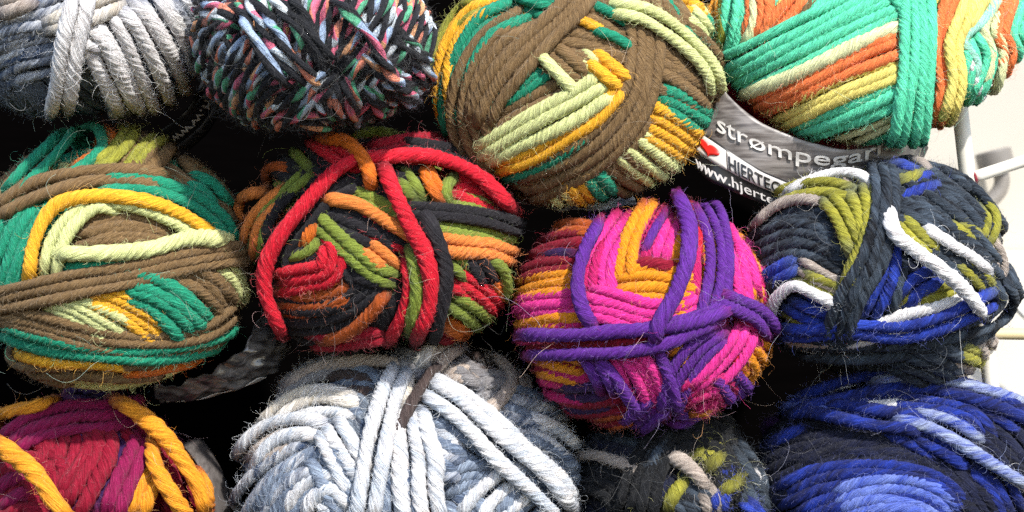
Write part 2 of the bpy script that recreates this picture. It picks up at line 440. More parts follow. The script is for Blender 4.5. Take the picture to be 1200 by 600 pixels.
# ---------------------------------------------------------------- printed bands and lettering
class Strip:
    """a band of paper or film between two edges: each edge a list of (px, py, depth Y)"""
    def __init__(s, upper, lower, bulge=.002):
        s.u = catmull([(*at(a, b, Y),) for a, b, Y in upper]); s.l = catmull([(*at(a, b, Y),) for a, b, Y in lower])
        s.u, _ = resample(s.u, .0006); n = len(s.u)
        d = np.linspace(0, 1, len(s.l)); t = np.linspace(0, 1, n)
        s.l = np.stack([np.interp(t, d, s.l[:, k]) for k in range(3)], 1)
        s.bulge = bulge; s.n = n; s.ripple = 0.0
        tn = unit(np.gradient(s.u, axis=0)); ac = unit(s.l-s.u)
        nm = unit(np.cross(tn, ac)); nm[nm[:, 1] > 0] *= -1
        s.nm = nm
    def P(s, u, v, off=0.0):
        x = np.clip(np.asarray(u)*(s.n-1), 0, s.n-1)
        g = lambda A: np.stack([np.interp(x, np.arange(s.n), A[:, k]) for k in range(3)], -1)
        U = np.asarray(u); W = np.asarray(v)
        off = np.asarray(off)+s.ripple*(np.sin(U*31+W*5)*np.sin(W*6+1)+.6*np.sin(U*67+2+W*11)+.5*np.sin(W*23+U*9))
        v = np.asarray(v)[..., None]
        return g(s.u)*(1-v)+g(s.l)*v+g(s.nm)*(np.asarray(off)+s.bulge*4*v[..., 0]*(1-v[..., 0]))[..., None]
    def sheet(s, name, mat, parent, origin, u0=0, u1=1, v0=0, v1=1, off=0.0, th=.0004, nu=90, nv=14, ripple=0.0):
        U, V = np.meshgrid(np.linspace(u0, u1, nu), np.linspace(v0, v1, nv), indexing='ij')
        o = np.full(U.shape, off)
        if ripple: s.ripple = ripple
        A = s.P(U, V, o).reshape(-1, 3); B = s.P(U, V, o-th).reshape(-1, 3)
        m = nu*nv
        i = np.arange(nu-1)[:, None]; j = np.arange(nv-1)[None]
        q = np.stack([i*nv+j, i*nv+j+1, (i+1)*nv+j+1, (i+1)*nv+j], -1).reshape(-1, 4)
        F = [q, q[:, ::-1]+m]
        rim = list(range(0, nv))+[k*nv+nv-1 for k in range(1, nu)]+[(nu-1)*nv+k for k in range(nv-2, -1, -1)]+[k*nv for k in range(nu-2, 0, -1)]
        rim = np.array(rim); r2 = np.roll(rim, -1)
        F.append(np.stack([r2, rim, rim+m, r2+m], 1))
        uv = np.zeros((sum(len(f) for f in F)*4, 2))
        allF = np.vstack(F); vv = allF.ravel() % m
        uv[:, 0] = U.ravel()[vv]; uv[:, 1] = V.ravel()[vv]
        return mesh_np(name, np.vstack([A, B]), allF, mat, parent, origin, uv)
    def text(s, name, body, mat, parent, origin, u0, u1, vb, dv, off=.0005, ve=None, shear=0.0, bold=0.0):
        """lettering laid along the band: from u0 to u1, baseline vb (ve at the far end), capital height dv"""
        cu = bpy.data.curves.new(name, 'FONT'); cu.body = body; cu.size = 1; cu.shear = shear; cu.offset = bold
        cu.resolution_u = 4; cu.extrude = .02
        tmp = bpy.data.objects.new(name, cu); COL.objects.link(tmp)
        dg = bpy.context.evaluated_depsgraph_get(); dg.update()
        me = bpy.data.meshes.new_from_object(tmp.evaluated_get(dg))
        bpy.data.objects.remove(tmp)
        import bmesh
        bm = bmesh.new(); bm.from_mesh(me)
        bmesh.ops.triangulate(bm, faces=bm.faces[:])
        bmesh.ops.subdivide_edges(bm, edges=[e for e in bm.edges if e.calc_length() > .25], cuts=2)
        bmesh.ops.triangulate(bm, faces=bm.faces[:])
        bm.to_mesh(me); bm.free()
        n = len(me.vertices); co = np.zeros(n*3, np.float32); me.vertices.foreach_get('co', co); co = co.reshape(-1, 3)
        x = (co[:, 0]-co[:, 0].min())/max(np.ptp(co[:, 0]), 1e-6)
        y = co[:, 1]/.7
        b = vb+((vb if ve is None else ve)-vb)*x
        z = co[:, 2]/.02
        P = s.P(u0+(u1-u0)*x, b-y*dv, off+z*.00015)-np.asarray(origin)
        me.vertices.foreach_set('co', P.astype(np.float32).ravel()); me.update()
        me.materials.clear(); me.materials.append(mat)
        o = bpy.data.objects.new(name, me); link(o, parent); return o
    def shape(s, name, xy, mat, parent, origin, uc, vc, du, dv, off=.0006):
        xy = np.asarray(xy, float); n = len(xy)
        ring = np.concatenate([xy, xy*.55, xy*0.02])
        A = s.P(uc+ring[:, 0]*du, vc-ring[:, 1]*dv, off)
        B = s.P(uc+xy[:, 0]*du, vc-xy[:, 1]*dv, off-.0003)
        V = np.vstack([A, B]); F = []
        for i in range(n):
            j = (i+1) % n
            F += [(i, j, n+j, n+i), (n+i, n+j, 2*n+j, 2*n+i), (3*n+i, 3*n+j, j, i)]
        return mesh_np(name, V, F, mat, parent, origin)

HEART = [(16*math.sin(t)**3/17, (13*math.cos(t)-5*math.cos(2*t)-2*math.cos(3*t)-math.cos(4*t))/17) for t in np.linspace(0, 2*np.pi, 40, endpoint=False)]

VA = (0, 0, 1/3); VB = (210, 0, 1/3); VC = (500, 0, .41667); VD = (810, 0, .41667)
VE = (0, 120, .58333); VF = (270, 140, .46667); VG = (590, 220, .48333); VH = (870, 170, .48333)
VI = (0, 400, 1/3); VJ = (250, 390, .375); VK = (650, 430, .28333); VL = (850, 420, .3)

# ---- brown, lime, teal and yellow ball at top centre
C = Ball('brown yarn ball crossed by pale lime, yellow and teal strands, above the purple ball',
         Ell(674, 93, 156, 136, 105, .0, .12, 12), VC, 15, pitch=40, fuzz=11000)
C.body(['brown', 'teal'])
C.core('brown'); C.fills(['brown', 'brown', 'teal', 'brown', 'yellow', 'brown'], 9)
b = C.band
b('olive', 2, 1, '170,0 90,50 45,120 28,200 40,270')
b('yellow', 2, 1.2, '195,5 120,50 70,130 50,210 52,290 75,360')
b('teal', 3, 1.2, '245,35 165,75 105,160 80,240 80,320 95,380')
b('teal', 1, .5, '260,-10 330,10')
b('brown', 4, 1.6, '270,75 190,130 130,220 110,320 140,420 200,480')
b('brown', 5, 1.2, '420,240 320,290 220,350 140,410')
b('teal', 3, 2.0, '350,178 280,232 185,300', w=12, spread=(1.2, .5))
b('brown', 3, 2.2, '450,-30 400,30 320,100 240,185 180,270 140,360')
b('brown', 3, 1.4, '330,150 400,200 450,240', spread=(1.2, .8))
b('brown', 4, .8, '370,70 450,85 530,105 590,130')
b('brown', 4, .9, '340,125 430,145 510,170 570,210')
b('brown', 3, .8, '400,20 480,35 560,70')
b('yellow', 1, 2.2, '385,45 440,64 500,96', w=12)
b('teal', 1, 2.0, '450,5 515,32 580,75', w=12); b('teal', 1, 2.1, '460,76 530,100 590,140', w=12)
b('lime', 1, 2.6, '310,145 350,195 395,245 430,285')
b('lime', 2, 2.3, '425,145 465,185 505,225', w=11)
b('yellow', 2, 2.4, '468,165 510,200 560,245')
b('lime', 3, 2.2, '150,440 240,385 330,340 420,295 520,230', w=15.5)
b('yellow', 2, 2.4, '185,475 300,430 400,375 480,325 555,240', w=13)
b('teal', 2, 2.3, '205,500 320,462 400,412 475,355', w=12)
b('brown', 4, 1.6, '592,-30 612,70 612,170 592,275 530,372 450,440 350,492 250,530', w=14)
b('brown', 3, 1.0, '600,300 520,420 410,505 280,545')
b('lime', 2, 3.0, '520,20 610,35 690,85 760,150 800,205 812,260', w=14)
b('teal', 2, 1.6, '725,65 755,105 785,145', w=12); b('teal', 2, 1.6, '690,-30 690,20 690,75', w=13)
b('lime', 3, 1.7, '735,15 775,55 805,95', w=14); b('teal', 2, 1.4, '785,10 810,50 800,100')
b('yellow', 4, 1.4, '740,-10 800,5 850,20', w=14)
b('brown', 5, 1.1, '640,70 700,130 760,190 810,260')
b('brown', 4, 1.3, '630,185 700,215 770,260 810,300')
b('brown', 3, 1.2, '650,-20 700,60 750,140')
b('teal', 3, 1.3, '645,275 700,295 760,330 800,355', w=14.5)
b('yellow', 4, 1.4, '600,325 680,365 740,405 780,425', w=13.5)
b('lime', 2, 1.6, '565,360 640,410 715,465 740,480', w=13)
b('brown', 2, 1.3, '550,385 630,445 700,490', w=13)
b('lime', 2, 1.6, '525,410 590,460 660,515 680,530', w=13)
b('brown', 4, 1.2, '490,430 560,490 640,535', w=13.5)
b('teal', 2, 1.6, '455,470 485,510 525,560', w=15)
b('yellow', 3, 1.6, '410,490 440,530 470,575', w=14)
b('lime', 2, 1.5, '345,520 380,550 405,580', w=14)
b('brown', 3, 1.0, '230,510 310,540 380,545')
b('brown', 3, .5, '90,380 140,460 200,510')

# ---- bright mint ball with the lettered paper band
Dd = Ball('bright mint, vermilion and lemon yarn ball wearing a grey lettered paper band',
          Ell(1012, 14, 173, 158, 90, 0.014, -.18, 28), VD, 13, pitch=42, fuzz=7000)
Dd.core('mint'); Dd.fills(['mint', 'lemon', 'mint', 'vermil', 'palelime', 'mint'], 9)
EDb = Ell(955, 110, 150, 118, 200, .070)
Dd.core('dkred', EDb, .9)
b = Dd.band
for k, q in zip(['dkred', 'yellow', 'moss', 'teal', 'dk', 'dkred', 'teal', 'dk'], range(8)):
    b(k, 2, 1, f'{-15+30*q},395 {-25+30*q},470 {-5+30*q},560 {15+30*q},620', E=EDb)
b('mint', 3, 2, '45,215 200,140 330,75 470,5 560,-50', w=12.5)
b('mint', 3, 2, '80,262 230,187 380,115 520,52 610,10', w=12)
b('palelime', 1, 2, '115,290 250,230 390,160 500,105 610,52', w=15)
b('vermil', 3, 2, '145,320 280,255 400,200 500,155 600,110', w=13)
b('lemon', 3, 2, '190,355 320,300 430,250 520,215 610,180', w=13)
b('mint', 3, 2, '255,390 360,355 470,310 540,280 620,240', w=13)
b('palelime', 2, 1.8, '380,410 470,385 550,350 620,315', w=10)
b('mint', 2, 1.5, '430,430 520,405 620,365', w=11)
b('mint', 4, 3.2, '632,-60 640,60 640,180 630,290 615,385 600,420', w=12.5)
b('mint', 2, 2.6, '560,-60 600,0 640,60', w=13)
b('vermil', 2, 2.0, '745,-40 712,40 700,140 708,250 690,350', w=11)
b('lemon', 2, 2.4, '800,-40 765,50 735,130 745,230 728,320 715,345', w=12.5)
b('lemon', 2, 2.0, '830,-40 790,35 750,95', w=13)
b('mint_highlight', 1, 2.0, '880,-30 830,50 765,110 800,180 780,240', w=11)  # pale strand: highlight on the mint yarn put into its colour
b('white', 1, 1.4, '770,130 800,220 820,280', w=13)  # white highlight on the mint yarn, drawn as a strand
b('mint', 4, 1.8, '790,100 815,160 800,215 775,280', w=11, spread=(.7, 1, 1, .6))
b('palelime', 2, 1.6, '890,-20 840,75 860,140 850,215 835,255', w=13)
b('vermil', 2, 1.9, '905,-30 880,45 870,95 892,150 875,215', w=12.5)
b('mint', 3, 1.5, '945,-20 915,50 905,100 925,150 905,190', w=13)
b('vermil', 3, .8, '190,-30 195,40 170,120', w=14); b('vermil', 2, .9, '325,-30 265,40 205,110', w=13)
b('lemon', 2, .6, '290,-30 250,40 215,100', w=13)
b('palelime', 1, 1, '170,-30 172,50 145,130', w=14)
b('mint', 3, .8, '130,-20 120,70 95,170', w=13)
b('olive', 1, .9, '85,0 85,80 65,170', w=12); b('amber', 2, .7, '65,0 70,80 55,150', w=12)
b('brown', 1, .9, '345,-20 310,30 280,55', w=13); b('mint', 2, .7, '380,-20 330,30 290,60', w=13)

m_paper = simple_mat('grey_woodgrain_paper', '#857f7b', .4, 0, 220, .5, .05, (.25, 1, 3.2), '#4d4643')
m_black = simple_mat('black_printed_paper', '#1d1b1c', .35, .3, 60, .5)
m_white = simple_mat('white_print', '#c9c5bf', .5, .05, 60, .3)
m_greyp = simple_mat('grey_print', '#b9b4b0', .5, .05, 60, .3)
m_redp = simple_mat('red_print', '#d42a22', .4, .1, 60, .4)
up = [(800, 30), (822, 66), (838, 92), (858, 117), (888, 141), (920, 157), (950, 168), (980, 174), (1010, 175), (1040, 168), (1062, 161), (1080, 150)]
lo = [(760, 125), (782, 160), (806, 190), (826, 208), (858, 224), (892, 238), (930, 250), (965, 256), (1005, 257), (1045, 248), (1064, 225), (1082, 180)]
yu = [.045, .02, .002, -.005, -.008, -.009, -.009, -.008, -.005, .001, .010, .03]
yd = [.004, .003, .001, .0, .001, .004, .012, .016, .018, .018, .016, .01]
S = Strip([(x, y, d) for (x, y), d in zip(up, yu)], [(x, y, d+e) for (x, y), d, e in zip(lo, yu, yd)], .0015)
lab = S.sheet('label_band', m_paper, Dd.root, Dd.o, ripple=.0004, nu=160, nv=20)
def u_of(S, x, y):
    P = S.P(np.linspace(0, 1, 400), np.full(400, .3)); t = (P[:, 1]+D0)
    px = 600+P[:, 0]/t*D0/PX
    return float(np.interp(x, px, np.linspace(0, 1, 400)))
ink = S.sheet('black_strip', m_black, lab, Dd.o, 0, 1, .58, .995, .0005, .0003, 160, 10, ripple=.0004)
S.text('lettering', 'strømpegarn', m_white, lab, Dd.o, u_of(S, 842, 130), u_of(S, 1040, 180), .46, .18, .0007, .07, bold=.002)
ua, ub = u_of(S, 822, 180), u_of(S, 850, 195)
S.sheet('logo_box', m_white, lab, Dd.o, ua, ub, .60, .80, .0008, .0003, 12, 6)
S.shape('heart', HEART, m_redp, lab, Dd.o, (ua+ub)/2, .69, (ub-ua)*.36, .075, .0012)
uc = u_of(S, 955, 240)
S.sheet('name_box', m_greyp, lab, Dd.o, ub+.002, uc, .60, .80, .0008, .0003, 40, 6)
S.text('lettering', 'HJERTEGARN', m_black, lab, Dd.o, ub+.01, uc-.008, .78, .15, .0011)
S.text('lettering', 'www.hjertegarn', m_greyp, lab, Dd.o, ua-.005, uc-.01, .95, .11, .0009)

# ---- flecked black ball
Bb = Ball('black yarn ball flecked all over with pink, green, orange and pale blue',
          Ell(368, 28, 139, 127, 130, -.032), VB, 12.5, pitch=58, nply=2, sub=8, fuzz=17000, fuzzlen=1.1, hairs=120)
Bb.body(['flecksoft', 'dk'])
Bb.core('dk'); Bb.fills(['fleck', 'flecksoft', 'fleck'], 9, 8)
b = Bb.band
b('fleck', 7, .3, '560,-60 520,60 450,180 420,280', spread=(1, 1.2, .8))
b('fleck', 6, .3, '60,100 120,220 200,330 300,440')
b('fleck', 5, .3, '850,60 800,200 700,330 600,420')
b('fleck', 4, .8, '190,110 120,180 75,280 60,340'); b('fleck', 4, 1, '290,180 210,260 150,350 125,430')
b('fleck', 4, .9, '390,270 300,330 235,400 200,470'); b('fleck', 3, 1.1, '560,270 480,320 390,390 290,440')
b('fleck', 1, 2.2, '215,40 260,130 320,215 400,310', w=15); b('fleck', 2, 2, '250,-20 310,80 380,190 475,310', w=14)
b('fleck', 1, 1.8, '310,-30 370,40 420,110 445,180'); b('flecksoft', 2, 1.7, '360,-30 420,70 480,170 540,250')
b('fleck', 3, 1.1, '560,-30 500,50 470,140 450,240'); b('fleck', 3, 1.3, '680,-40 640,40 580,130 530,230')
b('fleck', 3, 1.4, '780,-20 730,70 660,150 560,250'); b('fleck', 3, 1.4, '850,30 790,120 720,200 620,290')
b('fleck', 2, 1.2, '860,100 800,180 740,250')
b('fleck', 1, 2.3, '530,0 600,60 670,140 740,250 820,350', w=15)
b('fleck', 2, 1.9, '640,160 720,250 790,330 870,400'); b('fleck', 2, 1.8, '780,140 840,220 895,350'); b('fleck', 2, 1.6, '740,230 810,300 870,380')
b('flecksoft', 2, 1.7, '740,100 810,160 880,230')
b('fleck', 3, 1.2, '580,280 595,350 610,410'); b('fleck', 2, 1.2, '515,320 505,370 520,420'); b('fleck', 3, 1.1, '670,260 700,330 740,400')
b('fleck', 2, 1, '60,20 140,50 200,90'); b('fleck', 2, 1, '50,120 110,80 180,40'); b('fleck', 2, .9, '130,330 190,400 280,470')
b('fleck', 2, .9, '380,400 460,420 520,430')

# ---- white and blue-grey ball, top left
A = Ball('white and blue-grey yarn ball in the top left corner beside the flecked one',
         Ell(92, 8, 147, 131, 150, -.006, 0, 0), VA, 15, dye='heather', pitch=46, fuzz=8000)
A.body(['steel', 'heather'])
A.core('heather'); A.fills(['heather', 'steel', 'heather', 'ice'], 9)
b = A.band
b('ice', 5, .4, '-40,150 80,110 180,90 300,50', gap=1.15, w=13); b('ice', 5, .5, '-30,240 60,190 150,170 260,140', gap=1.15, w=12)
b('heather', 4, .2, '-30,60 80,40 200,20'); b('beige', 2, 1, '-20,45 50,20 130,-10'); b('snow', 1, .9, '-20,75 60,55 130,40')
b('steel', 5, .3, '0,260 60,330 130,420', w=14); b('steel', 4, .3, '90,240 130,310 190,400', w=14)
b('ice', 4, .5, '330,60 400,190 450,310 480,420', gap=1.15, w=14); b('ice', 4, .5, '450,80 530,200 590,320 620,410', gap=1.15, w=14)
b('ice', 3, .6, '560,10 630,120 680,230 690,330', gap=1.15, w=14)
b('white', 2, 1.5, '430,10 500,75 560,170 610,280 645,400', gap=1.25, w=16); b('white', 2, 1.3, '520,-20 580,70 630,170 660,290', gap=1.25)
b('snow', 2, 1.2, '590,-30 640,50 680,140 700,210', gap=1.25); b('white', 2, 1.4, '345,40 410,140 465,250 530,410', gap=1.25, w=15)
b('white', 2, 1.5, '285,120 340,170 385,260 450,410', gap=1.25, w=16); b('white', 1, 1.7, '270,190 310,165 355,185', w=15)
b('cream', 2, 1.6, '440,-10 350,25 250,65 150,98', w=15, spread=(1, 1, .5))
b('white', 2, 2.6, '288,-30 268,80 243,190 225,290 200,400', gap=1.25, w=16)
m_dkband = simple_mat('black_paper_band', '#26262a', .4, .3, 60, .4)
S = Strip([(238, 92, .02), (230, 108, .012), (222, 125, .01), (208, 140, .01), (188, 154, .018)],
          [(275, 108, .034), (266, 124, .027), (254, 140, .025), (242, 158, .025), (222, 176, .034)], .002)
la = S.sheet('label_band', m_dkband, A.root, A.o, nu=40)
S.sheet('name_box', simple_mat('dark_grey_print', '#4a4a4e', .5, .1, 60), la, A.o, .35, .98, .52, .86, .0005, .0003, 20, 5)
S.text('lettering', 'HJE', m_dkband, la, A.o, .92, .50, .58, -.22, .0010)
S.text('lettering', 'www.hj', m_greyp, la, A.o, .92, .30, .20, -.22, .0009)

# ---- brown, teal, lime and yellow ball at the left edge
E = Ball('brown, teal and lime yarn ball at the left edge, above the crimson one',
         Ell(130, 300, 152, 141, 120, 0, 0, 24), VE, 16, pitch=46, fuzz=11000, hairs=120)
E.body(['brown', 'teal', 'brown'])
E.core('brown'); E.fills(['brown', 'teal', 'brown', 'lime', 'brown'], 9)
b = E.band
b('brown', 7, .5, '70,-10 45,60 30,130 -20,230', w=14); b('brown', 3, .6, '330,60 290,110 240,150')
b('teal', 2, 1.6, '160,30 120,80 75,125 10,190', w=14); b('teal', 1, 1.9, '120,20 180,40 208,85 170,130 120,155', w=14)
b('orange', 1, 1.2, '190,40 225,65 230,90', w=13); b('orange', 1, 1.3, '235,85 200,105 160,125', w=14)
b('olive', 2, 1.6, '245,30 260,60 225,105 175,135', w=13); b('olive', 2, 1.5, '340,60 290,95 250,145', w=12)
b('teal', 2, .9, '380,150 420,170 450,210'); b('brown', 4, .4, '350,120 420,180 470,260')
b('teal', 5, .8, '85,195 40,260 10,330 -20,400', w=14)
b('brown', 2, 1.6, '-20,225 60,180 150,155 240,150 340,160', w=15)
b('teal', 2, 1.7, '190,165 290,168 380,195 440,240 475,300', w=14)
b('yellow', 1, 2.3, '60,370 68,290 100,220 150,190 230,183 320,205 400,245 460,300', w=17)
b('lime', 2, 2.0, '100,355 110,290 140,240 190,205 240,212', w=14)
b('lime', 1, 1.8, '200,200 280,215 360,245 430,285', w=16)
b('brown', 4, .9, '165,262 250,240 350,262', w=12, spread=(.6, 1, .8)); b('brown', 3, .8, '150,285 230,275 330,280', w=12)
b('lime', 1, 2.4, '115,300 200,302 300,293 380,278 460,280', w=19)
b('teal', 1, 1.2, '130,338 210,325 290,322', w=15); b('brown', 2, .9, '130,352 230,340 320,325', w=13)
b('brown', 3, 2.6, '-30,408 60,385 150,365 260,345 380,318 520,298', w=12.5)
b('lime', 4, 1.9, '90,396 150,412 210,445 260,478', w=12.5, spread=(.5, 1.1))
b('yellow', 4, 1.6, '165,378 230,400 290,435 345,475', w=14, spread=(.6, 1))
b('teal', 4, 1.8, '245,365 310,385 360,420 405,470', w=15.5, spread=(.7, 1))
b('brown', 5, 1.4, '320,350 380,370 425,405 450,450', w=14); b('brown', 3, 1.4, '400,325 440,360 470,410', w=14)
b('lime', 2, 1.9, '425,320 465,345 485,380 480,415', w=12.5)
b('brown', 2, .9, '470,300 500,340 505,400'); b('yellow', 1, 1.4, '40,412 75,402', w=13)
b('brown', 3, 2.1, '-20,420 60,440 150,465 240,483 340,488 430,465 490,420', w=12.5)
b('teal', 2, 2.2, '-10,455 60,482 160,502 280,508 390,495 460,470 495,440', w=13.5)
b('yellow', 1, 1.9, '30,505 100,518 200,525 270,535', w=14); b('orange', 1, 1.7, '230,545 330,532 420,515 490,488', w=13)
b('brown', 2, 2.0, '-20,528 80,540 170,538 270,540 340,535', w=13); b('brown', 2, 1.4, '-20,560 80,570 160,580')
b('lime', 2, 1.5, '95,556 170,568 260,570 360,555 460,530', w=12.5)
b('brown', 3, .6, '20,580 140,600 280,595 400,570', w=13)
m_film = simple_mat('clear_grey_film', '#6a6868', .16, .4, 120, .8, .3, (1, 1, 3), '#2c2a2c')
S = Strip([(322, 340, .03), (306, 362, .015), (299, 385, .008), (286, 408, .005), (262, 428, .006), (222, 446, .012), (180, 455, .02)],
          [(362, 368, .045), (347, 392, .032), (337, 412, .025), (322, 434, .02), (288, 450, .021), (238, 462, .028), (190, 466, .035)], .003)
lf = S.sheet('label_band', m_film, E.root, E.o, ripple=.0009, nu=100, nv=24)
S.sheet('folded_edge', simple_mat('grey_film_fold', '#c4c1be', .25, .2, 90, .6), lf, E.o, .55, .97, .72, .98, .0008, .0003, 40, 6, ripple=.0003)

# ---- red, charcoal, orange ball in the centre left
F = Ball('red and charcoal yarn ball with orange and moss green strands, left of the purple-bound ball',
         Ell(443, 282, 155, 125, 115, 0, 0, 8), VF, 14, dye='charcoal', pitch=44, fuzz=9000)
F.body(['dk', 'charcoal', 'dkred'])
F.core('dk'); F.fills(['charcoal', 'dkred', 'moss', 'charcoal', 'rust'], 9)
b = F.band
b('charcoal', 5, .4, '120,60 180,110 250,170', w=14); b('moss', 1, .8, '150,70 190,110 220,150', w=13); b('rust', 1, .8, '60,140 110,115 165,125')
b('dkred', 2, .9, '360,75 450,55 540,55 620,75'); b('moss', 1, .4, '310,35 360,22 420,35', w=16); b('rust', 1, .5, '450,30 510,20 570,40')
b('red', 2, 2.0, '205,45 260,80 310,105 350,100', w=13)
b('orange', 1, 3.2, '225,42 290,48 330,85 350,130 358,175', w=16)
b('red', 1, 2.6, '310,100 400,90 480,88 560,105 640,145 715,225', w=17)
b('dkred', 1, 1.8, '420,105 520,105 600,135 690,230', w=15)
b('charcoal', 2, 1.6, '420,65 520,75 600,95 680,160', w=13)
b('red', 1, 2.9, '340,90 270,125 190,205 125,280 88,360 88,440 130,545', w=16.5)
b('charcoal', 3, 1.9, '330,140 250,180 180,250 125,320 110,400', w=12)
b('moss', 2, 1.3, '200,130 140,185 90,240 60,330', w=12); b('peach', 2, 1.2, '150,170 90,220 55,270 45,330', w=13)
b('peach', 1, 1.3, '95,180 40,195 18,225 20,260', w=15); b('charcoal', 1, 1.1, '170,170 110,235 75,330')
b('moss', 2, 1.4, '270,170 350,205 430,240 520,268 640,285 720,315', w=13)
b('charcoal', 3, 1.2, '290,150 380,175 440,205')
b('peach', 1, 2.2, '235,200 310,215 380,255 450,290 520,310', w=16); b('peach', 2, 1.8, '470,300 560,318 650,325 725,350', w=13.5)
b('red', 2, 1.6, '300,240 370,275 450,320', w=13); b('charcoal', 3, 1.4, '215,230 290,260 360,290 430,335', w=14)
b('red', 1, 3.3, '385,115 412,190 445,270 485,340 505,410 500,480 470,555', w=17)
b('charcoal', 2, 2.5, '440,225 520,228 600,238 670,252 735,275', w=12)
b('charcoal', 1, 2.8, '495,240 525,300 543,380 535,460 515,550', w=18)
b('moss', 2, 2.0, '205,240 260,290 310,340 360,385 420,410', w=14)
b('peach', 2, 1.9, '315,315 365,340 415,385', w=14); b('charcoal', 2, 1.7, '290,380 350,395 415,415', w=14)
b('charcoal', 3, 1.3, '265,310 310,370 350,420')
b('moss', 1, 2.5, '440,310 465,385 475,450 455,540', w=17); b('red', 1, 2.1, '435,340 447,410 430,480 395,555', w=14)
b('charcoal', 3, 1.0, '400,420 400,480 370,540')
b('orange', 1, 1.8, '220,255 195,290 168,330', w=15); b('moss', 1, 1.7, '220,275 200,325 135,350', w=14)
b('charcoal', 3, 1.3, '120,375 175,360 240,335', w=13)
b('red', 3, 1.9, '115,415 190,400 245,385 262,330 240,290', w=13.5)
b('rust', 4, 1.7, '125,455 200,455 265,440 315,415', w=12); b('charcoal', 4, 1.5, '120,490 210,495 300,475 390,410', w=13)
b('rust', 1, 1.9, '210,560 290,535 350,485 395,420', w=16); b('dkred', 2, 1.5, '180,560 290,560 400,540', w=14)
b('charcoal', 3, .9, '120,540 200,580 330,590')
b('red', 3, 1.6, '545,390 610,430 665,480 700,540', w=13.5); b('moss', 2, 1.5, '545,450 610,490 690,560', w=14)
b('orange', 2, 1.3, '525,500 590,540 660,580', w=14); b('charcoal', 2, 1.3, '570,430 640,480 700,530', w=13)
b('charcoal', 2, 1.5, '580,340 620,370 650,425', w=14); b('moss', 2, 1.6, '545,345 580,370 610,410', w=13)
b('orange', 1, 1.8, '590,345 640,370 670,420 700,480', w=14); b('moss', 1, 1.9, '630,345 685,375 700,430 695,470', w=15)
b('dkred', 3, .9, '510,540 580,570 640,590')
b('orange', 2, 1.9, '485,110 510,165 550,215', w=13); b('moss', 2, 1.5, '425,130 450,165 475,205', w=13)
b('moss', 1, 1.9, '570,140 545,170 550,215', w=14); b('red', 3, 1.5, '545,160 620,185 680,220 730,265', w=13)
b('moss', 2, 1.4, '545,200 610,208 680,235', w=12); b('rust', 2, 1.2, '540,215 610,228 690,250', w=12)
b('charcoal', 2, 1.0, '395,120 440,130 500,150')

# ---- purple, pink and gold ball
G = Ball('hot pink and gold yarn ball bound with crossing purple strands, right of the red one',
         Ell(752, 364, 141, 125, 115, -.002, 0, 6), VG, 14, dye='crimson', pitch=42, fuzz=9000)
G.body(['crimson', 'violet'])
G.core('magenta'); G.fills(['crimson', 'gold', 'magenta', 'purple', 'pink'], 9)
b = G.band
b('crimson', 3, .9, '15,215 90,185 190,175'); b('gold', 3, 1, '15,255 90,235 190,225', w=13); b('rust', 2, .8, '100,120 160,100 230,105')
b('crimson', 3, .8, '50,170 120,145 220,135', w=13); b('violet', 1, 1, '80,165 140,158 200,165')
b('pink', 3, 1.2, '20,300 100,285 200,280', w=13); b('gold', 2, 1.2, '30,340 110,325 205,328', w=13)
b('magenta', 2, 1.0, '20,355 100,350 200,345'); b('crimson', 3, .9, '50,420 120,410 220,420')
b('pink', 4, 1.9, '190,275 260,290 350,315 420,305 490,275', w=13)
b('pink', 3, 1.4, '245,275 240,205 255,140 300,70', w=13); b('magenta', 2, 1.3, '210,265 215,190 240,120')
b('gold', 2, 1.9, '290,240 298,150 320,90 355,30', w=13); b('magenta', 2, 1.3, '325,210 335,130 375,50', w=13)
b('crimson', 1, 1.7, '300,195 350,188 420,198', w=15); b('purple', 1, 1.8, '335,180 360,120 400,50', w=12)
b('pink', 2, 1.4, '375,190 390,130 415,60', w=13); b('gold', 2, 1.2, '400,190 412,140 430,80', w=13); b('red', 3, 1.0, '440,180 455,110 460,60')
b('gold', 5, 1.7, '265,248 320,238 380,238 440,258 480,270', w=13)
b('purple', 3, 2.2, '480,20 512,90 527,170 518,260 490,345', w=12.5); b('crimson', 2, 1.2, '440,20 455,100 455,200'); b('magenta', 1, 1.7, '450,60 465,160 460,280', w=13)
b('pink', 2, 1.4, '525,70 560,140 580,220 590,300', w=13); b('gold', 2, 1.4, '560,90 595,170 612,240 610,300', w=11)
b('pink', 2, 1.2, '575,110 612,180 630,270'); b('magenta', 2, 1, '595,130 635,230 645,300')
b('purple', 1, 2.9, '232,90 200,150 182,220 190,290 220,345', w=15)
b('purple', 1, 3.2, '420,10 442,80 440,170 415,260 378,330 365,390', w=17)
b('purple', 1, 3.0, '40,362 150,362 260,352 370,345 470,322 560,285', w=14.5)
b('purple', 1, 2.6, '330,345 420,325 500,300 570,270', w=13)
b('purple', 1, 2.9, '55,402 170,402 280,398 380,385 470,355 540,320', w=14.5)
b('crimson', 2, 1.6, '70,382 200,378 330,372', w=11)
b('purple', 2, 2.7, '510,265 570,285 625,315 660,370', w=13.5)
b('crimson', 1, 1.8, '235,372 300,368 370,366', w=14); b('magenta', 2, 1.4, '420,360 470,345 520,330')
b('gold', 3, 1.4, '75,425 140,438 215,455', w=14); b('magenta', 3, 1.3, '70,465 140,480 220,490')
b('purple', 2, 2.0, '205,400 235,450 255,500', w=14); b('purple', 1, 2.4, '215,400 265,450 305,510 345,570', w=13.5)
b('pink', 4, 1.8, '285,395 320,440 345,490 360,550', w=13, spread=(.7, 1.1, .7))
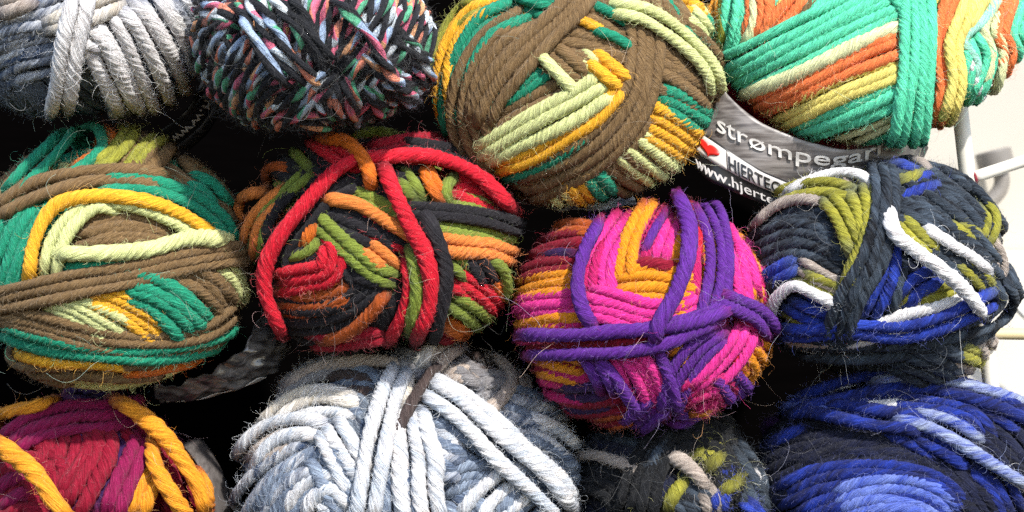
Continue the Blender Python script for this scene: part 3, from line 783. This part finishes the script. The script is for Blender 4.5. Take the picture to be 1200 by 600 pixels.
b('rust', 2, 1.5, '350,400 362,450 375,510', w=12); b('gold', 2, 1.5, '390,415 430,408 470,392', w=13)
b('purple', 1, 2.6, '365,365 385,430 405,490 425,560', w=14)
b('purple', 3, 2.2, '548,345 485,390 440,445 412,500 400,560', w=12.5, spread=(.9, 1.1, .7))
b('pink', 3, 2.3, '590,335 570,385 525,440 455,505', w=12.5); b('pink', 2, 1.8, '560,335 600,350 640,385', w=13)
b('gold', 4, 1.5, '575,375 610,410 622,450 590,510', w=13); b('red', 1, 1.7, '560,380 565,440 590,500', w=12)
b('purple', 3, 2.0, '520,430 550,465 580,510 560,540', w=14)
b('magenta', 4, 2.2, '430,530 470,500 520,490 545,530', w=12.5); b('gold', 1, 2.3, '450,552 490,545 520,525', w=12)
b('magenta', 2, 1.3, '450,560 510,560 550,545')
b('violet', 3, 1.3, '120,505 200,510 280,500'); b('crimson', 3, 1.3, '110,540 210,550 310,535'); b('rust', 2, 1.5, '220,575 270,562 325,545', w=13)
b('purple', 3, 1.7, '300,590 350,550 390,510'); b('purple', 3, 1.3, '390,560 440,575 500,580')

# ---- slate, olive and royal blue ball at right
H = Ball('slate, olive, royal blue and white yarn ball at right against the white rack',
         Ell(1030, 306, 147, 113, 115, .0, 0, 8), VH, 14, dye='slate', pitch=42, fuzz=8500, hairs=120)
H.core('slate'); H.fills(['slate', 'slate', 'navy', 'slate', 'beige'], 9)
EHb = Ell(1036, 385, 102, 70, 170, .035)
H.core('dk', EHb, .9); H.fills(['slate', 'dk', 'slate'], 5, 8, EHb)
b = H.band
b('beige', 2, 1, '575,450 600,500 612,560', E=EHb, w=15); b('chart', 2, 1.4, '505,490 550,500 610,525', E=EHb, w=13)
b('beige', 3, 1, '490,515 540,535 590,570', E=EHb, w=13); b('slate', 5, 1, '380,500 450,530 540,580', E=EHb)
b('slate', 7, .5, '20,225 110,205 190,235 260,290', w=13); b('slate', 7, .6, '30,300 120,265 190,280 270,330', w=13)
b('slate', 5, .5, '40,170 130,150 220,160')
b('beige', 1, 1.9, '20,205 70,160 130,137 200,138', w=14); b('white', 1, 1.8, '80,125 150,92 230,72 290,80 330,125', w=13)
b('chart', 2, 1.7, '70,140 140,108 210,100 275,118', w=13); b('chart', 2, 2.0, '195,115 235,165 262,225 285,275', w=13)
b('chart', 1, 2.1, '245,105 275,160 290,230', w=14)
b('chart', 2, 2.2, '300,85 310,160 300,240 270,310 250,380', w=13); b('beige', 1, 1.9, '285,85 320,130 318,190', w=12)
b('slate', 3, 3.0, '335,45 348,105 345,190 320,280 270,360 240,430 232,500', w=13)
b('royal', 2, 1.4, '40,350 80,315 140,280', w=14); b('slate', 2, 1.3, '50,390 90,345 130,325')
b('white', 1, 2.0, '65,425 85,375 125,345 180,368 250,405', w=15); b('beige', 2, 1.5, '130,285 190,320 255,355', w=11)
b('chart', 2, 1.7, '125,312 190,340 255,372', w=12); b('royal', 2, 1.3, '140,345 200,375 250,390', w=12)
b('royal', 2, 1.5, '105,375 160,405 230,430', w=13); b('chart', 2, 1.2, '95,390 150,420 210,440', w=13)
b('royal', 3, 1.4, '345,235 345,300 320,360 290,420', w=13); b('slate', 2, 1.6, '375,280 365,340 345,410', w=13)
b('navy', 5, .3, '370,260 430,310 480,360')
b('royal', 2, 1.2, '385,380 425,340 490,315', w=15); b('chart', 3, 1.3, '395,400 465,368 540,350', w=12)
b('slate', 3, 1.8, '350,135 430,185 520,255 610,340', w=13); b('slate', 3, 1.5, '355,100 450,150 550,230 615,300', w=13)
b('chart', 2, 2.0, '370,175 420,225 475,275', w=13); b('slate', 2, 1.9, '410,200 490,270 570,340', w=12)
b('white', 1, 3.0, '352,150 368,215 430,270 510,325 560,370 595,420', w=16)
b('white', 1, 2.6, '430,190 500,235 560,275 600,315', w=14); b('chart', 2, 2.2, '510,265 565,310 605,355', w=12)
b('chart', 2, 1.6, '500,182 545,212 580,240', w=12); b('chart', 2, 1.5, '575,140 602,175 595,215 575,235', w=12)
b('slate', 6, 1.0, '350,50 440,90 530,160 590,240', w=13); b('slate', 4, .9, '400,30 480,70 560,130')
b('royal', 2, 1.6, '365,125 415,98 480,80', w=13); b('chart', 1, 1.7, '365,88 400,78 440,62', w=14); b('royal', 1, 1.3, '355,48 385,42 420,55'); b('beige', 1, 1.5, '395,35 435,45 460,80', w=12)
b('white', 2, 2.0, '225,482 310,455 400,425 480,405 565,370', w=13)
b('royal', 2, 2.4, '70,450 160,458 260,450 370,458 460,440 540,410 615,370', w=14)
b('slate', 3, 2.0, '630,320 655,375 625,425 540,460 430,482 300,492 180,492 70,480', w=13)
b('beige', 1, 1.9, '75,470 150,478 250,478', w=14); b('navy', 2, 1.4, '590,330 600,370 590,400'); b('beige', 2, 1.2, '590,215 625,285 615,350', w=11)
b('slate', 3, 1.0, '80,510 200,520 330,515 450,500')

# ---- crimson and amber ball, bottom left
I = Ball('crimson and magenta yarn ball with thick amber orange strands in the bottom left corner',
         Ell(108, 598, 148, 133, 140, .03), VI, 17, dye='crimson', pitch=64, nply=4, sub=4, fuzz=3500)
I.body(['crimson', 'violet'])
I.core('crimson'); I.fills(['crimson', 'violet', 'berry', 'crimson', 'amber'], 9)
b = I.band
b('violet', 5, .5, '410,290 375,400 330,500 290,620'); b('crimson', 4, 1, '250,300 240,380 200,460 130,560'); b('crimson', 3, 1.2, '340,290 345,390 300,480 240,580')
b('crimson', 5, .8, '-30,460 60,440 130,470 160,560'); b('berry', 2, 1.3, '-20,560 50,515 120,500'); b('crimson', 4, .7, '-20,610 80,570 170,600')
b('berry', 2, 1.6, '510,310 475,400 440,490 395,620'); b('crimson', 3, 1.0, '470,280 530,370 560,470'); b('amber', 2, 1.5, '550,440 505,520 470,620', w=15)
b('crimson', 3, .9, '590,420 620,500 650,600'); b('amber', 1, 2.2, '690,450 735,520 750,610', w=16)
b('berry', 3, 2.0, '10,390 80,325 170,285 270,262 370,258 500,235', w=15); b('violet', 3, .9, '200,215 320,220 430,225')
b('amber', 1, 2.4, '-20,262 50,235 120,222 190,205', w=18)
b('amber', 1, 3.4, '400,200 470,235 530,280 590,345 640,430 690,520 725,630', w=20)
b('amber', 1, 2.8, '545,330 540,410 565,480 610,550 670,640', w=19)
b('amber', 1, 3.4, '-30,330 50,400 120,470 180,555 250,640', w=21)
m_paleband = simple_mat('grey_lined_paper', '#5e5957', .5, 0, 300, .3, 0, (3, 1, .4), '#45403e')
S = Strip([(214, 520, .02), (228, 538, .014), (240, 558, .01), (249, 582, .01), (252, 640, .014)],
          [(240, 518, .035), (252, 536, .029), (264, 560, .025), (273, 586, .025), (277, 640, .03)], .002)
S.sheet('label_band', m_paleband, I.root, I.o, nu=40)

# ---- white ball, bottom centre
J = Ball('large white and blue-grey yarn ball below the red and charcoal ball',
         Ell(482, 562, 192, 152, 140, .022), VJ, 17, dye='heather', pitch=48, fuzz=15000, fuzzlen=1.15, hairs=140)
J.body(['steel', 'heather'])
J.core('steel'); J.fills(['heather', 'steel', 'taupe', 'ice', 'heather'], 11)
b = J.band
b('steel', 5, .4, '390,190 440,260 470,360 480,470'); b('heather', 5, .9, '540,260 540,360 520,470 520,600', w=14); b('heather', 6, .7, '640,250 720,280 800,330 880,380', w=14)
b('heather', 3, 1.0, '650,320 720,345 800,400', gap=1.15); b('snow', 3, 1.4, '640,335 690,370 750,405', gap=1.25, w=15); b('ice', 2, 1.2, '640,420 700,420 790,425', gap=1.15)
b('grey', 2, .9, '190,190 270,130 360,100 460,90'); b('beige', 1, 1.6, '200,185 290,115 410,88 540,88 650,115', w=16); b('cream', 1, 1.3, '215,160 290,125 380,115', w=13)
b('taupe', 3, .6, '230,180 330,140 450,140 540,160'); b('heather', 4, .6, '380,160 440,175 510,220')
b('cream', 2, 1.5, '150,300 200,245 270,205 350,190 460,215', w=15); b('snow', 2, 1.6, '250,240 330,220 400,220 460,245', gap=1.25, w=14)
b('steel', 3, .7, '210,265 310,250 420,255', w=13)
b('snow', 2, 1.9, '95,410 140,345 200,305 280,290 350,305', gap=1.25, w=16); b('snow', 3, 1.7, '340,280 385,350 430,420 475,490', gap=1.25, w=15.5, spread=(.7, 1))
b('beige', 2, 1.2, '120,400 190,350 270,325'); b('heather', 3, 1, '130,450 210,385 310,335 360,330', w=13)
b('ice', 3, 1.5, '90,600 130,520 190,450 270,400 330,380', gap=1.25, w=16); b('heather', 3, 1.1, '170,600 230,500 310,440 380,430', gap=1.15); b('heather', 3, 1.3, '190,600 250,510 320,470', gap=1.25, w=15)
b('heather', 3, 1.3, '330,360 380,440 430,520 460,600', gap=1.15); b('snow', 3, 1.4, '280,600 310,530 370,500 420,560', gap=1.25)
b('beige', 1, 1.4, '850,60 905,100 930,150 880,220 830,235', w=16); b('beige', 2, 1.1, '940,110 975,160 965,230', w=13); b('grey', 2, 1.1, '750,85 800,130 850,170')
b('beige', 2, 1.3, '720,140 780,128 840,130', w=15); b('grey', 4, .6, '820,180 890,190 960,190'); b('taupe', 3, .5, '780,70 860,80 960,120')
b('heather', 4, 1.1, '870,215 960,235 1080,290', w=14); b('ice', 3, 1.1, '890,260 1000,285 1100,330', gap=1.15); b('snow', 3, 1.5, '960,305 1040,340 1120,410', gap=1.25, w=15.5); b('heather', 3, 1.4, '930,370 1030,400 1120,470', gap=1.25, w=15)
b('heather', 4, .6, '1000,400 1080,490 1120,600'); b('snow', 3, 1.2, '820,600 870,530 940,475 1010,470', gap=1.25, w=15.5); b('heather', 3, 1.0, '930,600 990,530 1060,500', gap=1.15)
b('heather', 3, .5, '760,520 800,560 810,610'); b('heather', 3, .9, '730,470 800,440 880,440', w=13)
b('snow', 3, 2.2, '610,240 625,320 640,400 640,490 655,600', gap=1.25, w=17, spread=(.6, 1.15, 1))
b('heather', 3, 1.8, '600,400 600,480 590,610', gap=1.25, w=15)
b('snow', 2, 2.7, '660,165 750,230 840,310 920,385 1010,465 1110,570', gap=1.25, w=16.5); b('snow', 1, 2.4, '680,140 790,205 900,290 980,365 1080,450 1140,530', w=17)
b('snow', 2, 2.8, '590,100 555,175 525,270 500,370 485,470 475,600', gap=1.25, w=16); b('cream', 1, 2.2, '620,120 600,190 570,250', w=15)
b('taupe', 1, 3.0, '715,85 665,140 625,215 595,285 545,340', w=13)
b('cream', 1, 3.2, '700,35 670,65 640,115', w=16); b('beige', 2, 2.8, '780,30 725,60 675,115', w=14); b('grey', 2, 1.9, '560,60 620,90 680,130')

# ---- dark ball between the white and blue balls at the bottom
K = Ball('small charcoal black yarn ball with olive flecks, under the purple-bound ball',
         Ell(788, 606, 124, 115, 120, .022), VK, 13.5, dye='dk', pitch=40, fuzz=9000, fuzzlen=1.3, hairs=90)
K.body(['dk', 'slate'])
K.core('dk'); K.fills(['dk', 'dk', 'slate', 'navy'], 9)
b = K.band
b('dk', 5, .5, '90,440 170,440 260,480 320,560'); b('slate', 2, 1.2, '70,330 170,315 280,325 390,370'); b('navy', 2, 1.3, '100,350 210,355 310,375 390,410')
b('beige', 1, 1.9, '70,362 160,362 250,390 330,430 370,480', w=13)
b('dk', 4, 2.2, '500,270 420,360 365,460 330,620'); b('slate', 1, 2.5, '480,290 415,375 370,470'); b('dk', 4, 1.5, '440,310 540,265 640,260 740,300', w=14)
b('beige', 1, 2.2, '460,355 530,390 580,440 620,500', w=17); b('navy', 2, 1.2, '450,430 455,500 440,590'); b('chart', 1, 1.7, '560,470 510,520 455,610', w=15)
b('chart', 1, 1.6, '395,510 360,560 335,630', w=14); b('chart', 2, 1.1, '680,280 640,340 590,400', w=13); b('chart', 1, 1.4, '700,360 660,400 630,430', w=14)
b('slate', 4, 1.0, '490,470 560,540 600,620'); b('beige', 2, 1.3, '615,510 640,560 650,620', w=14)
b('slate', 4, 1.0, '700,320 770,420 830,530 860,630'); b('chart', 1, 1.8, '765,465 735,490 690,520', w=15); b('royal', 2, 1.2, '750,425 720,450 690,480'); b('royal', 2, 1.4, '700,500 690,550 680,600', w=12)
b('white', 1, 1.2, '815,400 832,450 828,520', w=11); b('royal', 2, 1.3, '790,560 830,600 860,650'); b('dk', 4, .8, '620,300 690,420 700,560')

# ---- royal blue and navy ball, bottom right
Lb = Ball('navy and royal blue yarn ball with strands fading to white, bottom right corner',
          Ell(1062, 606, 187, 156, 150, .018), VL, 13.5, dye='navy', pitch=46, fuzz=12000, fuzzlen=1.1, hairs=140)
Lb.body(['navy', 'dk'])
Lb.core('navy'); Lb.fills(['navy', 'dk', 'navy', 'ultra'], 10)
b = Lb.band
b('navy', 8, .5, '90,330 240,270 420,240 620,260 780,320', w=13); b('navy', 8, .6, '130,440 260,380 450,350 640,370', w=13); b('navy', 6, .7, '330,500 480,440 660,420 820,480')
b('navy', 7, .8, '600,290 780,330 900,420 1000,560', w=13); b('navy', 7, .9, '830,150 980,190 1120,280 1220,400', w=13); b('ultra', 3, 1.1, '960,400 1060,480 1120,600', w=13)
b('navy', 7, .7, '900,560 960,600 980,650'); b('navy', 6, .6, '690,440 830,470 920,560')
b('ultra', 1, 1.2, '170,345 240,305 330,270', w=16); b('ultra', 2, 1.3, '620,290 740,330 850,400', w=12)
b('ultra', 2, 2.4, '250,190 370,150 480,118 600,92 740,90 880,112 1040,160 1200,235', w=15.5); b('white', 1, 2.6, '270,170 400,122 520,92', w=10)
b('bluewhite', 1, 2.7, '560,85 700,70 830,82 960,112 1090,150 1200,190', w=15)
b('ultra', 2, 1.6, '900,150 1040,205 1180,285', w=13)
b('ultra', 2, 2.5, '210,205 330,190 450,205 580,232 700,250 800,280', w=15); b('peri', 1, 2.8, '200,200 300,180 440,195', w=12)
b('bluewhite', 1, 2.8, '640,235 760,268 860,308 960,360 1060,420 1200,505', w=15); b('white', 1, 2.5, '880,330 960,372 1060,436 1200,525', w=11)
b('ultra', 2, 2.1, '720,285 850,345 960,410', w=13)
b('ultra', 3, 1.9, '450,195 600,180 750,190 880,210 970,250 1020,320', w=13); b('white', 1, 2.5, '450,190 570,178 700,176', w=12); b('bluewhite', 1, 2.6, '730,205 840,225 930,265 1000,315', w=13)
b('violet', 2, 2.0, '70,245 140,225 220,215', w=13)
b('ultra', 6, 1.6, '250,590 370,535 520,510 670,515 800,550 880,620', w=13); b('peri', 5, 1.9, '420,610 560,560 700,555 800,590 850,640', w=13); b('ultra', 5, 1.2, '380,640 520,620 680,620')

ALL_BALLS = [A, Bb, C, Dd, E, F, G, H, I, J, K, Lb]
for q in ALL_BALLS: q.fuzz()
m_film2 = simple_mat('pale_blue_film', '#e8ecf2', .18, .3, 120, .7, .3, (1, 1, 1), '#6f7c98')
S = Strip([(560, 178, .03), (576, 200, .012), (592, 213, .004), (612, 223, .001), (642, 230, 0), (668, 232, 0), (700, 232, .004), (740, 226, .015)],
          [(552, 190, .045), (574, 214, .022), (594, 225, .014), (614, 235, .012), (643, 242, .01), (670, 244, .01), (704, 244, .014), (745, 238, .025)], .002)
S.sheet('label_band', m_film2, C.root, C.o, ripple=.0006, nu=80, nv=12)

# ---------------------------------------------------------------- rack, wall, shelf
def rod(name, a, b_, r, mat, parent=None, origin=(0, 0, 0), n=40, nv=20, bend=None):
    P = np.linspace(0, 1, n)[:, None]; P = np.asarray(a)*(1-P)+np.asarray(b_)*P
    if bend is not None: P = bend
    T = unit(np.gradient(P, axis=0)); N = unit(np.cross(T, [0, 1, .01])); B = np.cross(T, N)
    th = np.linspace(0, 2*np.pi, nv, endpoint=False)
    s = np.full(len(P), r); s[0] = s[-1] = r*.8
    P = np.vstack([P[:1], P, P[-1:]]); N = np.vstack([N[:1], N, N[-1:]]); B = np.vstack([B[:1], B, B[-1:]])
    s = np.concatenate([[1e-5], s, [1e-5]])
    V = P[:, None]+s[:, None, None]*(np.cos(th)[None, :, None]*N[:, None]+np.sin(th)[None, :, None]*B[:, None])
    m = len(P); i = np.arange(m-1)[:, None]; j = np.arange(nv)[None]; j2 = (j+1) % nv
    Fq = np.stack([i*nv+j, i*nv+j2, (i+1)*nv+j2, (i+1)*nv+j], -1).reshape(-1, 4)
    return mesh_np(name, V.reshape(-1, 3), Fq, mat, parent, origin)

m_rod = simple_mat('white_painted_wire', '#d9d4c8', .3, .12, 30, .5)
m_rust = simple_mat('red_rust_stain', '#8c2432', .7, .4, 400, .3)
RY = .014
ro = at(1193, 735, RY)
rack = thing('wire_rack', 'white painted metal rack of round rods behind the slate and blue yarn ball at right', 'rack', ro)
rod('upright', at(1104, -60, RY), at(1193, 735, RY), .0029, m_rod, rack, ro, 60)
rod('crossbar', at(1141, 208, RY), at(1330, 146, RY+.02), .0022, m_rod, rack, ro)
rod('weld', at(1139.5, 208.5, RY), at(1143, 207.4, RY), .0027, m_rust, rack, ro, 8)
rod('crossbar', at(1158, 391, RY), at(1350, 394, RY+.02), .0021, simple_mat('cream_painted_wire', '#c9b990', .35, .2, 30, .5), rack, ro)
rod('upright', at(1100-420, -60, RY+.19), at(1176-420, 735, RY+.19), .0029, m_rod, rack, ro, 40)

WY = .42
m_wall = simple_mat('cream_wall_paint', '#b4aea2', .7, .05, 6, .3, .1)
m_wall2 = simple_mat('white_ledge_paint', '#cbc6bb', .5, .06, 12, .4, .1)
def box(name, lo, hi, mat, kind='structure', parent=None):
    import bmesh
    bm = bmesh.new(); bmesh.ops.create_cube(bm, size=1)
    lo = np.array(lo); hi = np.array(hi)
    for v in bm.verts: v.co = (lo+hi)/2+np.array(v.co)*(hi-lo)
    bmesh.ops.bevel(bm, geom=bm.edges[:], offset=.0015, segments=2, affect='EDGES')
    me = bpy.data.meshes.new(name); bm.to_mesh(me); bm.free(); me.materials.append(mat)
    o = bpy.data.objects.new(name, me); link(o, parent)
    if kind: o['kind'] = kind
    return o
zl = at(1180, 294, WY)[2]
box('wall', (-.9, WY, -.4), (1.2, WY+.02, .9), m_wall)
box('ledge', (-.9, WY-.06, zl-.30), (1.2, WY-.001, zl), m_wall2)
h0 = at(1163, 190, WY-.02)
hook = thing('wall_hook', 'grey metal hook fixed on the cream wall above the crossbar', 'hook', h0)
m_hook = simple_mat('dull_grey_metal', '#857f78', .5, .3, 40, .5)
bend = resample(catmull([at(*p, WY-.02) for p in [(1168, 196), (1174, 208), (1172, 222), (1162, 234), (1148, 244)]]), .002)[0]
rod('hook_arm', None or at(0, 0), at(0, 0), .0045, m_hook, hook, h0, bend=bend)
rod('hook_plate', at(1163, 176, WY-.02), at(1169, 200, WY-.02), .0105, m_hook, hook, h0, 20)
bend = resample(catmull([at(*p, WY-.09) for p in [(1150, 255), (1160, 290), (1168, 318), (1182, 345), (1200, 368), (1240, 400)]]), .002)[0]
cab = rod('cable', at(0, 0), at(0, 0), .0022, simple_mat('white_plastic_cable', '#e6e4de', .3, .08, 30, .5), bend=bend)
cab['label'] = 'thin white cable hanging in a curve right of the slate and blue yarn ball'; cab['category'] = 'cable'
m_dark = simple_mat('shade_black_board', '#050404', 1, .3, 30, .0, .2, (1, 1, 6))  # near-black and matt: shade of the gaps put into the colour
box('gap_shade_back', (-.45, .17, -.17), (.165, .18, .22), m_dark)  # added black panel, stands in for the deep shade between the balls
box('shelf_floor', (-.45, -.12, -.17), (.25, .169, -.1315), m_dark)

# ---------------------------------------------------------------- light, sky, camera
SUN_EL, SUN_AZ = math.radians(46), math.radians(29)      # azimuth: to the right of straight behind the camera
to_sun = np.array([math.cos(SUN_EL)*math.sin(SUN_AZ), -math.cos(SUN_EL)*math.cos(SUN_AZ), math.sin(SUN_EL)])
from mathutils import Vector
ld = bpy.data.lights.new('sun', 'SUN'); ld.energy = 3.5; ld.angle = math.radians(2.0); ld.color = (1, .965, .90)
lo_ = bpy.data.objects.new('sun', ld); lo_.rotation_euler = Vector(to_sun).to_track_quat('Z', 'Y').to_euler(); COL.objects.link(lo_)
w = bpy.data.worlds.new('World'); scene.world = w; w.use_nodes = True
nt = w.node_tree; sky = nt.nodes.new('ShaderNodeTexSky'); sky.sky_type = 'NISHITA'; sky.sun_disc = False
sky.sun_elevation = SUN_EL
sky.sun_rotation = math.atan2(to_sun[0], to_sun[1])
bg = nt.nodes['Background']; nt.links.new(sky.outputs[0], bg.inputs[0]); bg.inputs[1].default_value = .15
cd = bpy.data.cameras.new('camera'); cd.lens = 60; cd.sensor_width = 36; cd.clip_start = .01; cd.clip_end = 50
cd.dof.use_dof = True; cd.dof.focus_distance = D0-.035; cd.dof.aperture_fstop = 22
cam = bpy.data.objects.new('camera', cd); cam.location = CAM; cam.rotation_euler = (math.pi/2, 0, 0)
COL.objects.link(cam); scene.camera = cam
scene.render.engine = 'CYCLES'
scene.view_settings.view_transform = 'Standard'; scene.view_settings.look = 'None'
scene.view_settings.exposure = 1.02; scene.view_settings.gamma = 1.0
scene.cycles.max_bounces = 6; scene.cycles.diffuse_bounces = 3
scene.cycles.use_denoising = False
